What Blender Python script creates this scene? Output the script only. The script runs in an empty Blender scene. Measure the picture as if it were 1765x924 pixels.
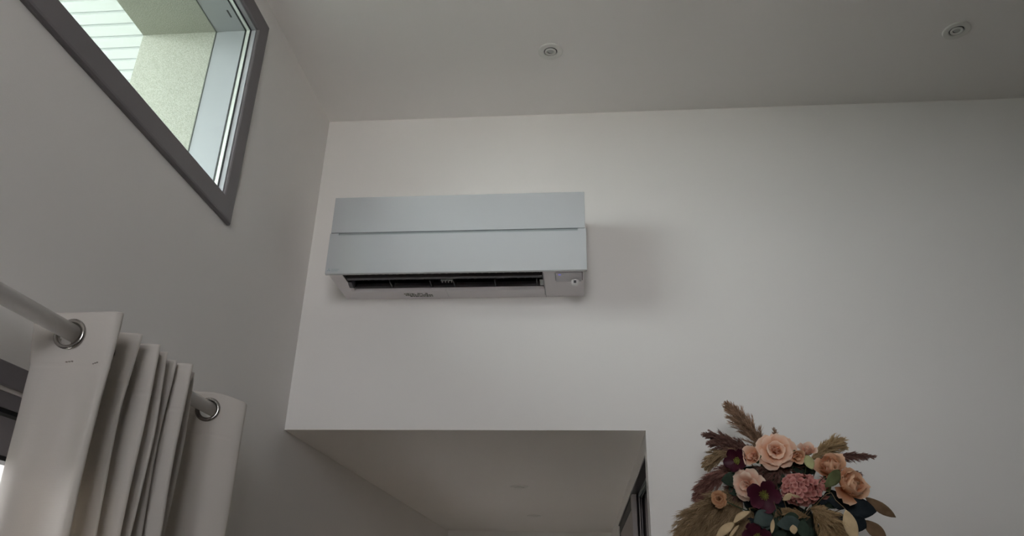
import bpy, bmesh, math, random
from mathutils import Vector, Matrix, noise
V = Vector
random.seed(7)
scene = bpy.context.scene
COL = scene.collection

# ------------------------------------------------------------------ camera
F_PX, W_PX, H_PX = 1301.69, 1765, 924
YAW, PITCH, ROLL = -0.0965, 0.4279, 0.0233
CAM = V((1.0196, -2.5232, 1.65))
_f = V((math.sin(YAW) * math.cos(PITCH), math.cos(YAW) * math.cos(PITCH), math.sin(PITCH)))
_r = V((math.cos(YAW), -math.sin(YAW), 0)); _u = _r.cross(_f)
_c, _s = math.cos(ROLL), math.sin(ROLL)
CR, CU = _c * _r + _s * _u, -_s * _r + _c * _u
cd = bpy.data.cameras.new('camera'); cam = bpy.data.objects.new('camera', cd); COL.objects.link(cam)
cd.sensor_width = 36; cd.lens = F_PX / W_PX * 36; cd.clip_start = .02
m = Matrix((CR, CU, -_f)).transposed().to_4x4(); m.translation = CAM
cam.matrix_world = m
scene.camera = cam

# ------------------------------------------------------------------ world, sun, exposure
w = bpy.data.worlds.new('world'); scene.world = w; w.use_nodes = True
bg = w.node_tree.nodes['Background']
bg.inputs[0].default_value = (.97, .96, 1.0, 1); bg.inputs[1].default_value = 15.0
sd = bpy.data.lights.new('sun', 'SUN'); sd.energy = 45.0; sd.angle = math.radians(3); sd.color = (1, .96, .9)
sun = bpy.data.objects.new('sun', sd); COL.objects.link(sun)
sun.rotation_euler = V((.15, -.75, .72)).to_track_quat('Z', 'Y').to_euler()
vs = scene.view_settings
vs.view_transform = 'Standard'; vs.look = 'None'; vs.gamma = 1; vs.use_curve_mapping = False
vs.exposure = 0.02
scene.cycles.max_bounces = 10; scene.cycles.diffuse_bounces = 7; scene.cycles.transparent_max_bounces = 16
scene.cycles.use_denoising = True


def portal(loc, size, rot):
    l = bpy.data.lights.new('window_portal', 'AREA'); l.shape = 'RECTANGLE'; l.size, l.size_y = size
    l.cycles.is_portal = True
    o = bpy.data.objects.new('window_portal', l); o.location = loc; o.rotation_euler = rot; COL.objects.link(o)


HP = math.pi / 2
H, HC = 3.487, 2.207           # main ceiling, corridor ceiling
XR, YF = 7.0, -3.1             # right wall, wall behind the camera
portal((-.37, -1.185, 3.03), (.6, .93), (0, -HP, 0))
portal((-.37, -1.49, 1.0), (2.0, 1.02), (0, -HP, 0))
portal((1.0, YF - .86, 2.62), (1.0, 1.35), (HP, 0, 0))
portal((-.37, 1.275, .52), (.95, 1.85), (0, -HP, 0))

# ------------------------------------------------------------------ materials
def mat(name, col, rough=.6, metal=0, coat=0, noise_amt=0, noise_scale=20, bump=0, bump_scale=200, spec=.5, stops=None, wave=None):
    M = bpy.data.materials.new(name); M.use_nodes = True
    nt = M.node_tree; b = nt.nodes['Principled BSDF']; L = nt.links
    b.inputs['Base Color'].default_value = (*col, 1); b.inputs['Roughness'].default_value = rough
    b.inputs['Metallic'].default_value = metal; b.inputs['Coat Weight'].default_value = coat
    b.inputs['Coat Roughness'].default_value = .04
    b.inputs['Specular IOR Level'].default_value = spec
    tc = nt.nodes.new('ShaderNodeTexCoord')
    if noise_amt:
        n = nt.nodes.new('ShaderNodeTexNoise'); n.inputs['Scale'].default_value = noise_scale; n.inputs['Detail'].default_value = 6
        L.new(tc.outputs['Object'], n.inputs['Vector'])
        r = nt.nodes.new('ShaderNodeValToRGB')
        r.color_ramp.elements[0].position = .3; r.color_ramp.elements[1].position = .7
        a = [max(0, c * (1 - noise_amt)) for c in col]; z = [min(1, c * (1 + noise_amt)) for c in col]
        if stops: a, z = stops
        r.color_ramp.elements[0].color = (*a, 1); r.color_ramp.elements[1].color = (*z, 1)
        L.new(n.outputs['Fac'], r.inputs[0]); L.new(r.outputs[0], b.inputs['Base Color'])
    if bump:
        n2 = nt.nodes.new('ShaderNodeTexNoise'); n2.inputs['Scale'].default_value = bump_scale; n2.inputs['Detail'].default_value = 4
        L.new(tc.outputs['Object'], n2.inputs['Vector'])
        bp = nt.nodes.new('ShaderNodeBump'); bp.inputs['Strength'].default_value = bump; bp.inputs['Distance'].default_value = .002
        L.new(n2.outputs['Fac'], bp.inputs['Height']); L.new(bp.outputs[0], b.inputs['Normal'])
    return M


def attr_mat(name, ramp, rough=.7, transl=.25, hue_noise=.1):
    """colour from the mesh attribute 'tone' (0..1) along a ramp, thin and slightly translucent"""
    M = bpy.data.materials.new(name); M.use_nodes = True
    nt = M.node_tree; b = nt.nodes['Principled BSDF']; L = nt.links
    at = nt.nodes.new('ShaderNodeAttribute'); at.attribute_name = 'tone'
    r = nt.nodes.new('ShaderNodeValToRGB'); cr = r.color_ramp
    for i, (p, c) in enumerate(ramp):
        e = cr.elements[i] if i < 2 else cr.elements.new(p)
        e.position = p; e.color = (*c, 1)
    tc = nt.nodes.new('ShaderNodeTexCoord'); n = nt.nodes.new('ShaderNodeTexNoise'); n.inputs['Scale'].default_value = 60
    L.new(tc.outputs['Object'], n.inputs['Vector'])
    ma = nt.nodes.new('ShaderNodeMath'); ma.operation = 'MULTIPLY_ADD'; ma.inputs[1].default_value = hue_noise * 2
    L.new(n.outputs['Fac'], ma.inputs[0])
    sub = nt.nodes.new('ShaderNodeMath'); sub.operation = 'SUBTRACT'; sub.inputs[1].default_value = hue_noise
    L.new(at.outputs['Fac'], sub.inputs[0]); L.new(sub.outputs[0], ma.inputs[2]); L.new(ma.outputs[0], r.inputs[0])
    L.new(r.outputs[0], b.inputs['Base Color'])
    b.inputs['Roughness'].default_value = rough; b.inputs['Specular IOR Level'].default_value = .25
    if transl:
        t = nt.nodes.new('ShaderNodeBsdfTranslucent'); mx = nt.nodes.new('ShaderNodeMixShader'); mx.inputs[0].default_value = transl
        L.new(r.outputs[0], t.inputs[0]); L.new(b.outputs[0], mx.inputs[1]); L.new(t.outputs[0], mx.inputs[2])
        L.new(mx.outputs[0], nt.nodes['Material Output'].inputs[0])
    return M


WALL = mat('white_wall_paint', (.80, .785, .765), .75, bump=.12, bump_scale=350, noise_amt=.012, noise_scale=1.5)
CEIL = mat('white_ceiling_paint', (.88, .865, .85), .85, bump=.06, bump_scale=300)
TAUPE = mat('bounce_cut_taupe', (.16, .14, .13), .8)  # unseen walls coloured dark to cut bounced light
FLOOR = mat('oak_floor', (.30, .25, .20), .35, noise_amt=.06, noise_scale=3)
GREY = mat('grey_lacquered_aluminium', (.185, .172, .185), .45, bump=.04, bump_scale=600)
PALE = mat('pale_frame_lacquer', (.34, .35, .37), .4)
BLACK = mat('black_rubber_and_gap_shade', (.012, .012, .013), .5)
DARK = mat('dark_outlet_plastic', (.013, .012, .015), .3)
DGREY = mat('dark_grey_plastic', (.15, .145, .16), .3, coat=.5)
STUCCO = mat('speckled_cream_render', (.42, .42, .34), .95, noise_amt=.25, noise_scale=330, bump=.8, bump_scale=300, stops=((.28, .285, .24), (.46, .465, .41)))
PVC = mat('white_soffit_board', (.66, .69, .73), .45)
PLASTIC = mat('white_unit_plastic', (.86, .83, .85), .4)
PANEL = mat('glossy_white_panel', (.50, .525, .55), .3, coat=1.0)
PANEL.node_tree.nodes['Principled BSDF'].inputs['Coat IOR'].default_value = 1.9
SLOT = mat('grey_slot_plastic', (.30, .33, .34), .4)
LOGO = mat('faint_blue_grey_print', (.26, .33, .37), .5)
PRINT = mat('grey_print', (.22, .23, .20), .6)
LIGHTPL = mat('white_light_trim', (.74, .74, .71), .45)
LENS = mat('frosted_lamp_lens', (.50, .52, .50), .25)
RODM = mat('white_lacquered_rod', (.62, .60, .58), .35)
CHROME = mat('chrome_eyelet_ring', (.42, .40, .38), .22, metal=1)
DOORW = mat('greyish_door_panel', (.42, .39, .38), .5)
TERR = mat('garden_ground', (.06, .065, .05), .9, noise_amt=.1, noise_scale=30)
STEM = mat('green_stem', (.06, .09, .04), .6, noise_amt=.2)
DRYSTEM = mat('dry_stem', (.24, .17, .09), .7, noise_amt=.2)
MOSS = mat('dark_floral_foam', (.02, .028, .018), .95, noise_amt=.5, noise_scale=60, bump=1, bump_scale=80)
IRON = mat('black_stand_metal', (.02, .02, .02), .4, metal=.6)

led = bpy.data.materials.new('blue_violet_indicator'); led.use_nodes = True
_b = led.node_tree.nodes['Principled BSDF']; _b.inputs['Base Color'].default_value = (.3, .3, .7, 1)
_b.inputs['Emission Color'].default_value = (.32, .3, .9, 1); _b.inputs['Emission Strength'].default_value = .45


def glass_mat(name, tint):
    M = bpy.data.materials.new(name); M.use_nodes = True; nt = M.node_tree; L = nt.links
    nt.nodes.remove(nt.nodes['Principled BSDF'])
    t = nt.nodes.new('ShaderNodeBsdfTransparent'); t.inputs[0].default_value = (*tint, 1)
    g = nt.nodes.new('ShaderNodeBsdfGlossy'); g.inputs['Roughness'].default_value = 0
    fr = nt.nodes.new('ShaderNodeFresnel'); fr.inputs[0].default_value = 1.25
    mx = nt.nodes.new('ShaderNodeMixShader'); ge = nt.nodes.new('ShaderNodeNewGeometry')
    fb = nt.nodes.new('ShaderNodeMath'); fb.operation = 'SUBTRACT'; fb.inputs[0].default_value = 1; L.new(ge.outputs['Backfacing'], fb.inputs[1])
    mu = nt.nodes.new('ShaderNodeMath'); mu.operation = 'MULTIPLY'; L.new(fr.outputs[0], mu.inputs[0]); L.new(fb.outputs[0], mu.inputs[1])
    L.new(mu.outputs[0], mx.inputs[0]); L.new(t.outputs[0], mx.inputs[1]); L.new(g.outputs[0], mx.inputs[2])
    L.new(mx.outputs[0], nt.nodes['Material Output'].inputs[0])
    return M


GLASS = glass_mat('green_tinted_glass', (.84, .89, .86))
GLASSC = glass_mat('clear_glass', (.95, .95, .94))

# curtain cloth: fine weave, lets some light through
CURT = bpy.data.materials.new('white_woven_curtain'); CURT.use_nodes = True
nt = CURT.node_tree; b = nt.nodes['Principled BSDF']; L = nt.links
b.inputs['Base Color'].default_value = (.66, .63, .60, 1); b.inputs['Roughness'].default_value = .9
uv = nt.nodes.new('ShaderNodeAttribute'); uv.attribute_name = 'weave'
hs = []
for ax, sc in (('X', 2600), ('Y', 2200)):
    wv = nt.nodes.new('ShaderNodeTexWave'); wv.bands_direction = ax; wv.inputs['Scale'].default_value = 130
    wv.inputs['Distortion'].default_value = 3; wv.inputs['Detail'].default_value = 2
    L.new(uv.outputs['Vector'], wv.inputs['Vector']); hs.append(wv)
ad = nt.nodes.new('ShaderNodeMath'); L.new(hs[0].outputs['Fac'], ad.inputs[0]); L.new(hs[1].outputs['Fac'], ad.inputs[1])
bp = nt.nodes.new('ShaderNodeBump'); bp.inputs['Strength'].default_value = .12; bp.inputs['Distance'].default_value = .0006
L.new(ad.outputs[0], bp.inputs['Height']); L.new(bp.outputs[0], b.inputs['Normal'])
tr = nt.nodes.new('ShaderNodeBsdfTranslucent'); tr.inputs[0].default_value = (.80, .74, .66, 1)
mx = nt.nodes.new('ShaderNodeMixShader'); mx.inputs[0].default_value = .28
L.new(b.outputs[0], mx.inputs[1]); L.new(tr.outputs[0], mx.inputs[2]); L.new(mx.outputs[0], nt.nodes['Material Output'].inputs[0])


# ------------------------------------------------------------------ helpers
def at(px, py, y):
    """the point where the line of sight through a photo pixel meets the vertical plane y"""
    d = CR * ((px - W_PX / 2) / F_PX) + CU * ((H_PX / 2 - py) / F_PX) + _f
    return CAM + d * ((y - CAM.y) / d.y)


def bx(bm, x0, x1, y0, y1, z0, z1):
    vv = [bm.verts.new((x, y, z)) for x in (x0, x1) for y in (y0, y1) for z in (z0, z1)]
    for q in ((0, 1, 3, 2), (4, 6, 7, 5), (0, 4, 5, 1), (2, 3, 7, 6), (0, 2, 6, 4), (1, 5, 7, 3)):
        bm.faces.new([vv[i] for i in q])


def tube(bm, pts, rad, seg=10, cap=True):
    rings = []
    for i, p in enumerate(pts):
        a = pts[max(i - 1, 0)]; c = pts[min(i + 1, len(pts) - 1)]
        t = (c - a).normalized(); n = t.orthogonal().normalized() if i == 0 else (n - t * n.dot(t)).normalized()
        bn = t.cross(n); r = rad[i] if isinstance(rad, (list, tuple)) else rad
        rings.append([bm.verts.new(p + n * r * math.cos(k * math.tau / seg) + bn * r * math.sin(k * math.tau / seg)) for k in range(seg)])
    for A, B_ in zip(rings, rings[1:]):
        for k in range(seg):
            bm.faces.new((A[k], A[(k + 1) % seg], B_[(k + 1) % seg], B_[k]))
    if cap:
        bm.faces.new(rings[0][::-1]); bm.faces.new(rings[-1])


def lathe(bm, prof, origin, axis=V((0, 0, 1)), seg=40):
    """profile of (radius, height) turned about the axis"""
    q = axis.to_track_quat('Z', 'Y'); rings = []
    for r, h in prof:
        if r < 1e-6: rings.append([bm.verts.new(origin + q @ V((0, 0, h)))])
        else: rings.append([bm.verts.new(origin + q @ V((r * math.cos(k * math.tau / seg), r * math.sin(k * math.tau / seg), h))) for k in range(seg)])
    for A, B_ in zip(rings, rings[1:]):
        for k in range(seg):
            k2 = (k + 1) % seg
            if len(A) == 1 and len(B_) == 1: continue
            if len(A) == 1: bm.faces.new((A[0], B_[k2], B_[k]))
            elif len(B_) == 1: bm.faces.new((A[k], A[k2], B_[0]))
            else: bm.faces.new((A[k], A[k2], B_[k2], B_[k]))


def prism_x(bm, prof, x0, x1):
    """closed (y, z) outline run along x"""
    a = [bm.verts.new((x0, y, z)) for y, z in prof]; c = [bm.verts.new((x1, y, z)) for y, z in prof]
    n = len(prof)
    bm.faces.new(a); bm.faces.new(c[::-1])
    for i in range(n): bm.faces.new((a[i], a[(i + 1) % n], c[(i + 1) % n], c[i]))


def obj(name, bm, mt, parent=None, smooth=False, bevel=0, tone=None):
    bmesh.ops.recalc_face_normals(bm, faces=bm.faces)
    me = bpy.data.meshes.new(name); bm.to_mesh(me); bm.free()
    if smooth: me.shade_smooth()
    o = bpy.data.objects.new(name, me); COL.objects.link(o)
    me.materials.append(mt)
    if bevel:
        bv = o.modifiers.new('bevel', 'BEVEL'); bv.width = bevel; bv.segments = 2; bv.limit_method = 'ANGLE'
    if parent:
        o.parent = parent
        org = parent.matrix_world.translation if False else PL[parent.name]
        me.transform(Matrix.Translation(-org))
        PL[o.name] = org
    else:
        PL[o.name] = V((0, 0, 0))
    return o


PL = {}      # world position of every parent


def thing(name, label, cat, loc=(0, 0, 0), group=None, kind=None):
    o = bpy.data.objects.new(name, None); COL.objects.link(o); o.location = loc; PL[o.name] = V(loc)
    o.empty_display_size = .05
    if label: o['label'] = label
    if cat: o['category'] = cat
    if group: o['group'] = group
    if kind: o['kind'] = kind
    return o


def struct(name, bm, mt, parent=None, **k):
    o = obj(name, bm, mt, parent, **k)
    if not parent: o['kind'] = 'structure'
    return o


def N(): return bmesh.new()


# ------------------------------------------------------------------ room shell
WT = .353
# window openings (y0, y1, z0, z1)
WY0, WY1, WZ0, WZ1 = -1.65, -.72, 2.727, 3.33
DY0, DY1, DZ1 = -2.0, -.98, 1.99
bm = N()
CY0, CY1, CZ0, CZ1 = .35, 2.2, .05, 1.0
bx(bm, -WT, 0, DY1, CY0, -.1, WZ0); bx(bm, -WT, 0, CY1, 3.8, -.1, WZ0); bx(bm, -WT, 0, CY0, CY1, -.1, CZ0); bx(bm, -WT, 0, CY0, CY1, CZ1, WZ0); bx(bm, -WT, 0, WY1, 3.8, WZ0, H + .3)
bx(bm, -WT, 0, YF, DY0, -.1, WZ0); bx(bm, -WT, 0, YF, WY0, WZ0, H + .3)
bx(bm, -WT, 0, DY0, DY1, DZ1, WZ0); bx(bm, -WT, 0, WY0, WY1, WZ1, H + .3)
struct('wall_left', bm, WALL)
# outside render skin inside the upper window's reveal and on the facade
bm = N()
bx(bm, -WT - .02, -.125, WY1 - .003, WY1 + .004, WZ0 - .02, WZ1 + .003)
bx(bm, -WT - .02, -.125, WY0 - .02, WY1 + .003, WZ1 - .003, WZ1 + .006)
bx(bm, -WT - .02, -WT - .001, WY1 + .0035, 3.8, CZ1, H + .55)
bx(bm, -WT - .02, -WT - .001, YF, WY0, -.1, H + .55)
bx(bm, -WT - .02, -WT - .001, WY0, WY1 + .0035, WZ1 + .0055, H + .55)
bx(bm, -WT - .02, -WT - .001, WY0, WY1, DZ1, WZ0 - .03)
struct('trim_1', bm, STUCCO)
bm = N()
bx(bm, 1.232, XR, 0, .085, 0, HC)
bx(bm, 0, XR, 0, .25, HC, H + .3)
bx(bm, 1.34, XR, .085, .25, 0, HC)
struct('wall_back', bm, WALL)
bm = N(); bx(bm, -.2, XR, YF, 0, H, H + .3); struct('ceiling', bm, CEIL)
bm = N(); bx(bm, 0, 1.6, .25, 3.8, HC, HC + .2); struct('ceiling_corridor', bm, WALL)
bm = N(); bx(bm, -.1, XR + .1, YF, 3.8, -.15, 0); struct('floor', bm, FLOOR)
bm = N(); bx(bm, XR, XR + .3, YF, 0.25, -.1, H + .3); struct('wall_right', bm, TAUPE)
bm = N(); bx(bm, 0, 1.6, 3.45, 3.8, 0, HC + .2); struct('wall_corridor_end', bm, WALL)
# wall behind the camera, thickened to narrow the beam of an added window
FX0, FX1, FZ0, FZ1 = .50, 1.50, 1.95, 3.3
bm = N()
bx(bm, 0, FX0, YF - .85, YF, -.1, H + .3); bx(bm, FX1, XR + .3, YF - .85, YF, -.1, H + .3); bx(bm, FX0, FX1, YF - .85, YF, FZ1, H + .3)
bx(bm, FX0, FX1, YF - .85, YF, -.1, FZ0)
struct('wall_front', bm, TAUPE)
w3 = thing('added_window_3', None, None, (FX0, YF, FZ0), kind='structure')  # unseen, added to light the back wall
bm = N()
for x in (FX0, (FX0 + FX1) / 2 - .03, FX1 - .06): bx(bm, x, x + .06, YF - .80, YF - .73, FZ0, FZ1)
bx(bm, FX0, FX1, YF - .80, YF - .73, FZ0, FZ0 + .06); bx(bm, FX0, FX1, YF - .80, YF - .73, FZ1 - .06, FZ1)
obj('window_frame', bm, GREY, w3)
bm = N(); bx(bm, FX0, FX1, YF - .77, YF - .765, FZ0, FZ1); obj('pane', bm, GLASSC, w3)
w2 = thing('added_window_2', None, None, (-.1, CY0, CZ0), kind='structure')  # unseen low window, added to brighten the corridor ceiling
bm = N(); 
for a in ((CY0, CY0 + .06), (CY1 - .06, CY1)): bx(bm, -.14, -.08, a[0], a[1], CZ0, CZ1)
for a in ((CZ0, CZ0 + .06), (CZ1 - .06, CZ1)): bx(bm, -.14, -.08, CY0 + .06, CY1 - .06, a[0], a[1])
obj('window_frame', bm, GREY, w2)
bm = N(); bx(bm, -.112, -.108, CY0 + .05, CY1 - .05, CZ0 + .05, CZ1 - .05); obj('pane', bm, GLASSC, w2)
# corridor wall on the right: header strip over the recessed sliding doors
bm = N(); bx(bm, 1.232, 1.34, .085, 3.45, 2.143, HC); bx(bm, 1.232, 1.34, 2.3, 3.45, 0, 2.143)
struct('trim_2', bm, WALL)
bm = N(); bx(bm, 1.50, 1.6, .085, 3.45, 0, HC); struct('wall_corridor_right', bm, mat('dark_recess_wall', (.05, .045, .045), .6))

# ground outside, out of view
bm = N(); bx(bm, -30, -.38, -30, 30, -.4, -.2); struct('garden', bm, TERR)
bm = N(); bx(bm, -.38, 20, -30, YF - .85, -.4, -.2); struct('bounce_terrace', bm, mat('bounce_paving', (.45, .44, .42), .9, noise_amt=.1, noise_scale=3))  # pale ground added to bounce light up through the front window
# added out of view: wall cutting light to the door, eaves blocking high sky
bm = N(); bx(bm, -2.9, -2.7, -9, 5, -.25, 2.05); struct('light_block_wall', bm, TERR)
bm = N(); bx(bm, -1.9, XR + .3, YF - 2.2, YF - .85, 3.42, 3.55); struct('sky_block_eaves', bm, PVC)

# ------------------------------------------------------------------ downlights
def downlight(x, y, z, r, label, group, tilt):
    t = thing('ceiling_downlight', label, 'ceiling light', (x, y, z), group)
    P = V((x, y, z))
    bm = N(); lathe(bm, [(r, 0), (r, -.0025), (r * .93, -.0045), (r * .60, -.0050), (r * .55, -.0035), (r * .53, .0)], P)
    obj('trim_ring', bm, LIGHTPL, t, smooth=False)
    bm = N(); lathe(bm, [(r * .525, -.0006), (r * .525, -.0012), (0, -.0012)], P); obj('gap_shade', bm, BLACK, t)  # black disc painted as the shade inside the recess; ceiling has no hole
    ax = V((tilt, -.10, 1)).normalized()
    bm = N(); lathe(bm, [(r * .46, 0.0), (r * .46, -.0040), (r * .38, -.0052), (r * .30, -.0030), (r * .27, -.0016)], P + V((0, 0, -.0008)), ax)
    obj('gimbal', bm, LIGHTPL, t)
    bm = N(); lathe(bm, [(r * .28, -.0018), (r * .12, -.0026), (0, -.0028)], P, ax); obj('lens', bm, LENS, t, smooth=True)
    return t


downlight(.933, -.378, H, .044, 'round white recessed downlight in the high ceiling above the air conditioner', 'recessed downlights', .06)
downlight(2.316, -.398, H, .044, 'round white recessed downlight in the high ceiling at far upper right', 'recessed downlights', .05)
downlight(.715, 1.243, HC, .044, 'nearer of the two small downlights in the low corridor ceiling', 'recessed downlights', .03)
downlight(.715, 2.437, HC, .044, 'farther of the two small downlights in the low corridor ceiling', 'recessed downlights', .03)

# ------------------------------------------------------------------ upper window
def casing_piece(bm, y0, y1, z0, z1, side):
    """flat architrave piece, mitred ends, thickness 14 mm, soft outer edge; side: b t l r"""
    t = .014; W_ = .068
    # corners outer (Y,Z) and inner
    if side == 'b': O = [(y0, z0), (y1, z0)]; I = [(y0 + W_, z0 + W_), (y1 - W_, z0 + W_)]
    if side == 't': O = [(y0, z1), (y1, z1)]; I = [(y0 + W_, z1 - W_), (y1 - W_, z1 - W_)]
    if side == 'r': O = [(y1, z0), (y1, z1)]; I = [(y1 - W_, z0 + W_), (y1 - W_, z1 - W_)]
    if side == 'l': O = [(y0, z0), (y0, z1)]; I = [(y0 + W_, z0 + W_), (y0 + W_, z1 - W_)]
    def lerp(a, b_, s): return (a[0] + (b_[0] - a[0]) * s, a[1] + (b_[1] - a[1]) * s)
    prof = [(0, .0), (0, t * .55), (.05, t * .88), (.12, t), (.93, t), (.98, t * .8), (1, t * .4), (1, -.006)]
    cols = []
    for k in (0, 1):
        cols.append([bm.verts.new((h, *lerp(O[k], I[k], s))) for s, h in prof])
    for a in range(len(prof) - 1): bm.faces.new((cols[0][a], cols[0][a + 1], cols[1][a + 1], cols[1][a]))
    bm.faces.new(cols[0]); bm.faces.new(cols[1][::-1])


w1 = thing('window_1', None, None, (0, WY1, WZ0), kind='structure')
EPS = .0006
for s in 'btlr':
    bm = N(); g = {'b': (0, 0), 't': (0, 0), 'l': (EPS, EPS), 'r': (EPS, EPS)}[s]
    casing_piece(bm, WY0 - .068, WY1 + .068, WZ0 - .068, WZ1 + .068, s)
    obj('casing', bm, GREY, w1)


def ring_yz(bm, x0, x1, y0, y1, z0, z1, t):
    bx(bm, x0, x1, y0, y1, z0, z0 + t); bx(bm, x0, x1, y0, y1, z1 - t, z1)
    bx(bm, x0, x1, y0, y0 + t, z0 + t, z1 - t); bx(bm, x0, x1, y1 - t, y1, z0 + t, z1 - t)


bm = N(); ring_yz(bm, -.0095, .006, WY0, WY1, WZ0, WZ1, .0035); obj('inner_reveal', bm, PALE, w1, bevel=.001)
bm = N(); ring_yz(bm, -.0115, -.0095, WY0, WY1, WZ0, WZ1, .007); obj('gasket', bm, BLACK, w1)
bm = N(); ring_yz(bm, -.0245, -.0135, WY0, WY1, WZ0, WZ1, .0055); obj('glazing_spacer', bm, mat('bright_aluminium_spacer', (.8, .82, .78), .3, metal=.3), w1)
bm = N(); ring_yz(bm, -.0285, -.0245, WY0, WY1, WZ0, WZ1, .0075); obj('gasket', bm, BLACK, w1)
bm = N(); bx(bm, -.0135, -.0115, WY0 + .001, WY1 - .001, WZ0 + .001, WZ1 - .001); obj('pane', bm, GLASS, w1)
bm = N(); ring_yz(bm, -.046, -.0285, WY0, WY1, WZ0, WZ1, .005); ring_yz(bm, -.125, -.046, WY0, WY1, WZ0, WZ1, .0035)
obj('outer_frame', bm, PALE, w1, bevel=.0008)
bm = N(); bx(bm, -.128, -.125, WY1 - .0055, WY1, WZ0, WZ1); bx(bm, -.128, -.125, WY0, WY1, WZ1 - .0055, WZ1)
obj('sealant_joint', bm, mat('dark_sealant', (.15, .16, .14), .8), w1)
# drainage slot in the frame head
bm = N(); bx(bm, -.052, -.047, -.815, -.785, WZ1 - .0048, WZ1 - .0034); obj('drain_slot', bm, BLACK, w1)
# outer sill, hidden; made white to bounce light onto the top reveal
bm = N(); bx(bm, -.40, -.125, WY0, WY1, WZ0 - .03, WZ0 - .004); obj('window_sill', bm, mat('bounce_white_sill', (.85, .85, .83), .5), w1)

# soffit boards of the roof overhang, one object each
so = thing('soffit', None, None, (-1.0, -.7, 4.0), kind='structure')
PIT = .0765; base = None
yy = -.157 - 60 * PIT
for k in range(84):
    y = yy + k * PIT
    if base is None:
        bm = N()
        pr = [(.002, 0), (.0035, .004), (.012, .007), (.0165, 0), (PIT - .002, 0), (PIT - .002, .008), (.002, .008)]
        a = [bm.verts.new((-1.0, y + u, 4.0 + z)) for u, z in pr]; c = [bm.verts.new((-.36, y + u, 4.0 + z)) for u, z in pr]
        for v_ in a: v_.co.x = -1.9
        bm.faces.new(a); bm.faces.new(c[::-1])
        for i in range(len(pr)): bm.faces.new((a[i], a[(i + 1) % len(pr)], c[(i + 1) % len(pr)], c[i]))
        base = obj('board', bm, PVC, so)
    else:
        c = base.copy(); COL.objects.link(c); c.parent = so; c.location = base.location + V((0, k * PIT, 0)); PL[c.name] = PL[base.name]
bm = N(); bx(bm, -1.9, -.36, yy, yy + 84 * PIT, 4.008, 4.16); obj('roof_deck', bm, SLOT, so)
bm = N(); bx(bm, -1.93, -1.9, yy, yy + 84 * PIT, 3.95, 4.2); obj('fascia', bm, PVC, so)

# ------------------------------------------------------------------ glazed door behind the curtain
d1 = thing('door_1', None, None, (0, DY1, 0), kind='structure')
bm = N(); bx(bm, 0, .012, DY0 - .05, DY1 + .05, DZ1 + .006, DZ1 + .045); bx(bm, 0, .012, DY1 + .004, DY1 + .05, 0, DZ1 + .006); bx(bm, 0, .012, DY0 - .05, DY0 - .004, 0, DZ1 + .006)
obj('casing', bm, GREY, d1, bevel=.002)
bm = N(); ring_yz(bm, -.055, -.002, DY0, DY1, .0, DZ1, .028); obj('door_frame', bm, GREY, d1, bevel=.002)
for a, c_, x0 in ((DY0 + .03, (DY0 + DY1) / 2 + .03, -.095), ((DY0 + DY1) / 2 - .03, DY1 - .03, -.05)):
    bm = N(); ring_yz(bm, x0, x0 + .042, a, c_, .03, DZ1 - .04, .07)
    lf = obj('door_leaf', bm, GREY, d1, bevel=.002)
    bm = N(); ring_yz(bm, x0 + .012, x0 + .046, a + .066, c_ - .066, .096, DZ1 - .106, .008); obj('gasket', bm, BLACK, lf)
    bm = N(); bx(bm, x0 + .018, x0 + .024, a + .06, c_ - .06, .09, DZ1 - .10); obj('pane', bm, GLASSC, lf)
bm = N(); bx(bm, -.05, -.003, DY0 + .03, DY1 - .03, DZ1 - .036, DZ1 - .028); obj('gasket', bm, BLACK, d1)

# ------------------------------------------------------------------ sliding doors in the corridor recess
YD = .95
def xat(px, py, y=YD): return at(px, py, y).x
dd = thing('door_2', None, None, (1.25, YD, 0), kind='structure')
xs = [xat(p, 862) for p in (1088.9, 1097.2, 1101.0, 1103.0, 1105.2, 1107.0, 1111.3, 1116)]
bm = N(); bx(bm, xs[0], xs[1], YD, 1.02, 0, 2.136); obj('stile', bm, DOORW, dd, bevel=.001)
bm = N(); bx(bm, xs[0] + .004, xs[1] - .003, 1.02, 2.22, 0, 2.13); lf = obj('door_leaf', bm, mat('pale_leaf_panel', (.30, .27, .25), .35), dd)
bm = N(); bx(bm, xs[0] + .001, xs[0] + .004, 1.02, 2.22, 2.085, 2.13); bx(bm, xs[0] + .001, xs[0] + .004, 2.19, 2.22, 0, 2.085); obj('edge_strip', bm, BLACK, lf)
bm = N(); bx(bm, xs[2], xs[3], YD, 2.3, 0, 2.13); obj('edge_profile', bm, DOORW, dd)
bm = N(); bx(bm, xs[4], xs[5], YD + .02, 2.3, 0, 2.13); obj('edge_profile', bm, DOORW, dd)
bm = N(); bx(bm, xs[6], min(xs[7], 1.335), YD - .02, 2.3, 0, 2.136); obj('door_leaf', bm, DOORW, dd)
bm = N(); bx(bm, 1.234, 1.338, .09, 2.3, 2.137, 2.143); tk = obj('top_track', bm, DARK, dd)
for x in (xs[2], xs[4]):
    bm = N(); bx(bm, x, x + .003, .09, 2.3, 2.122, 2.137); obj('rail', bm, SLOT, tk)

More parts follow.
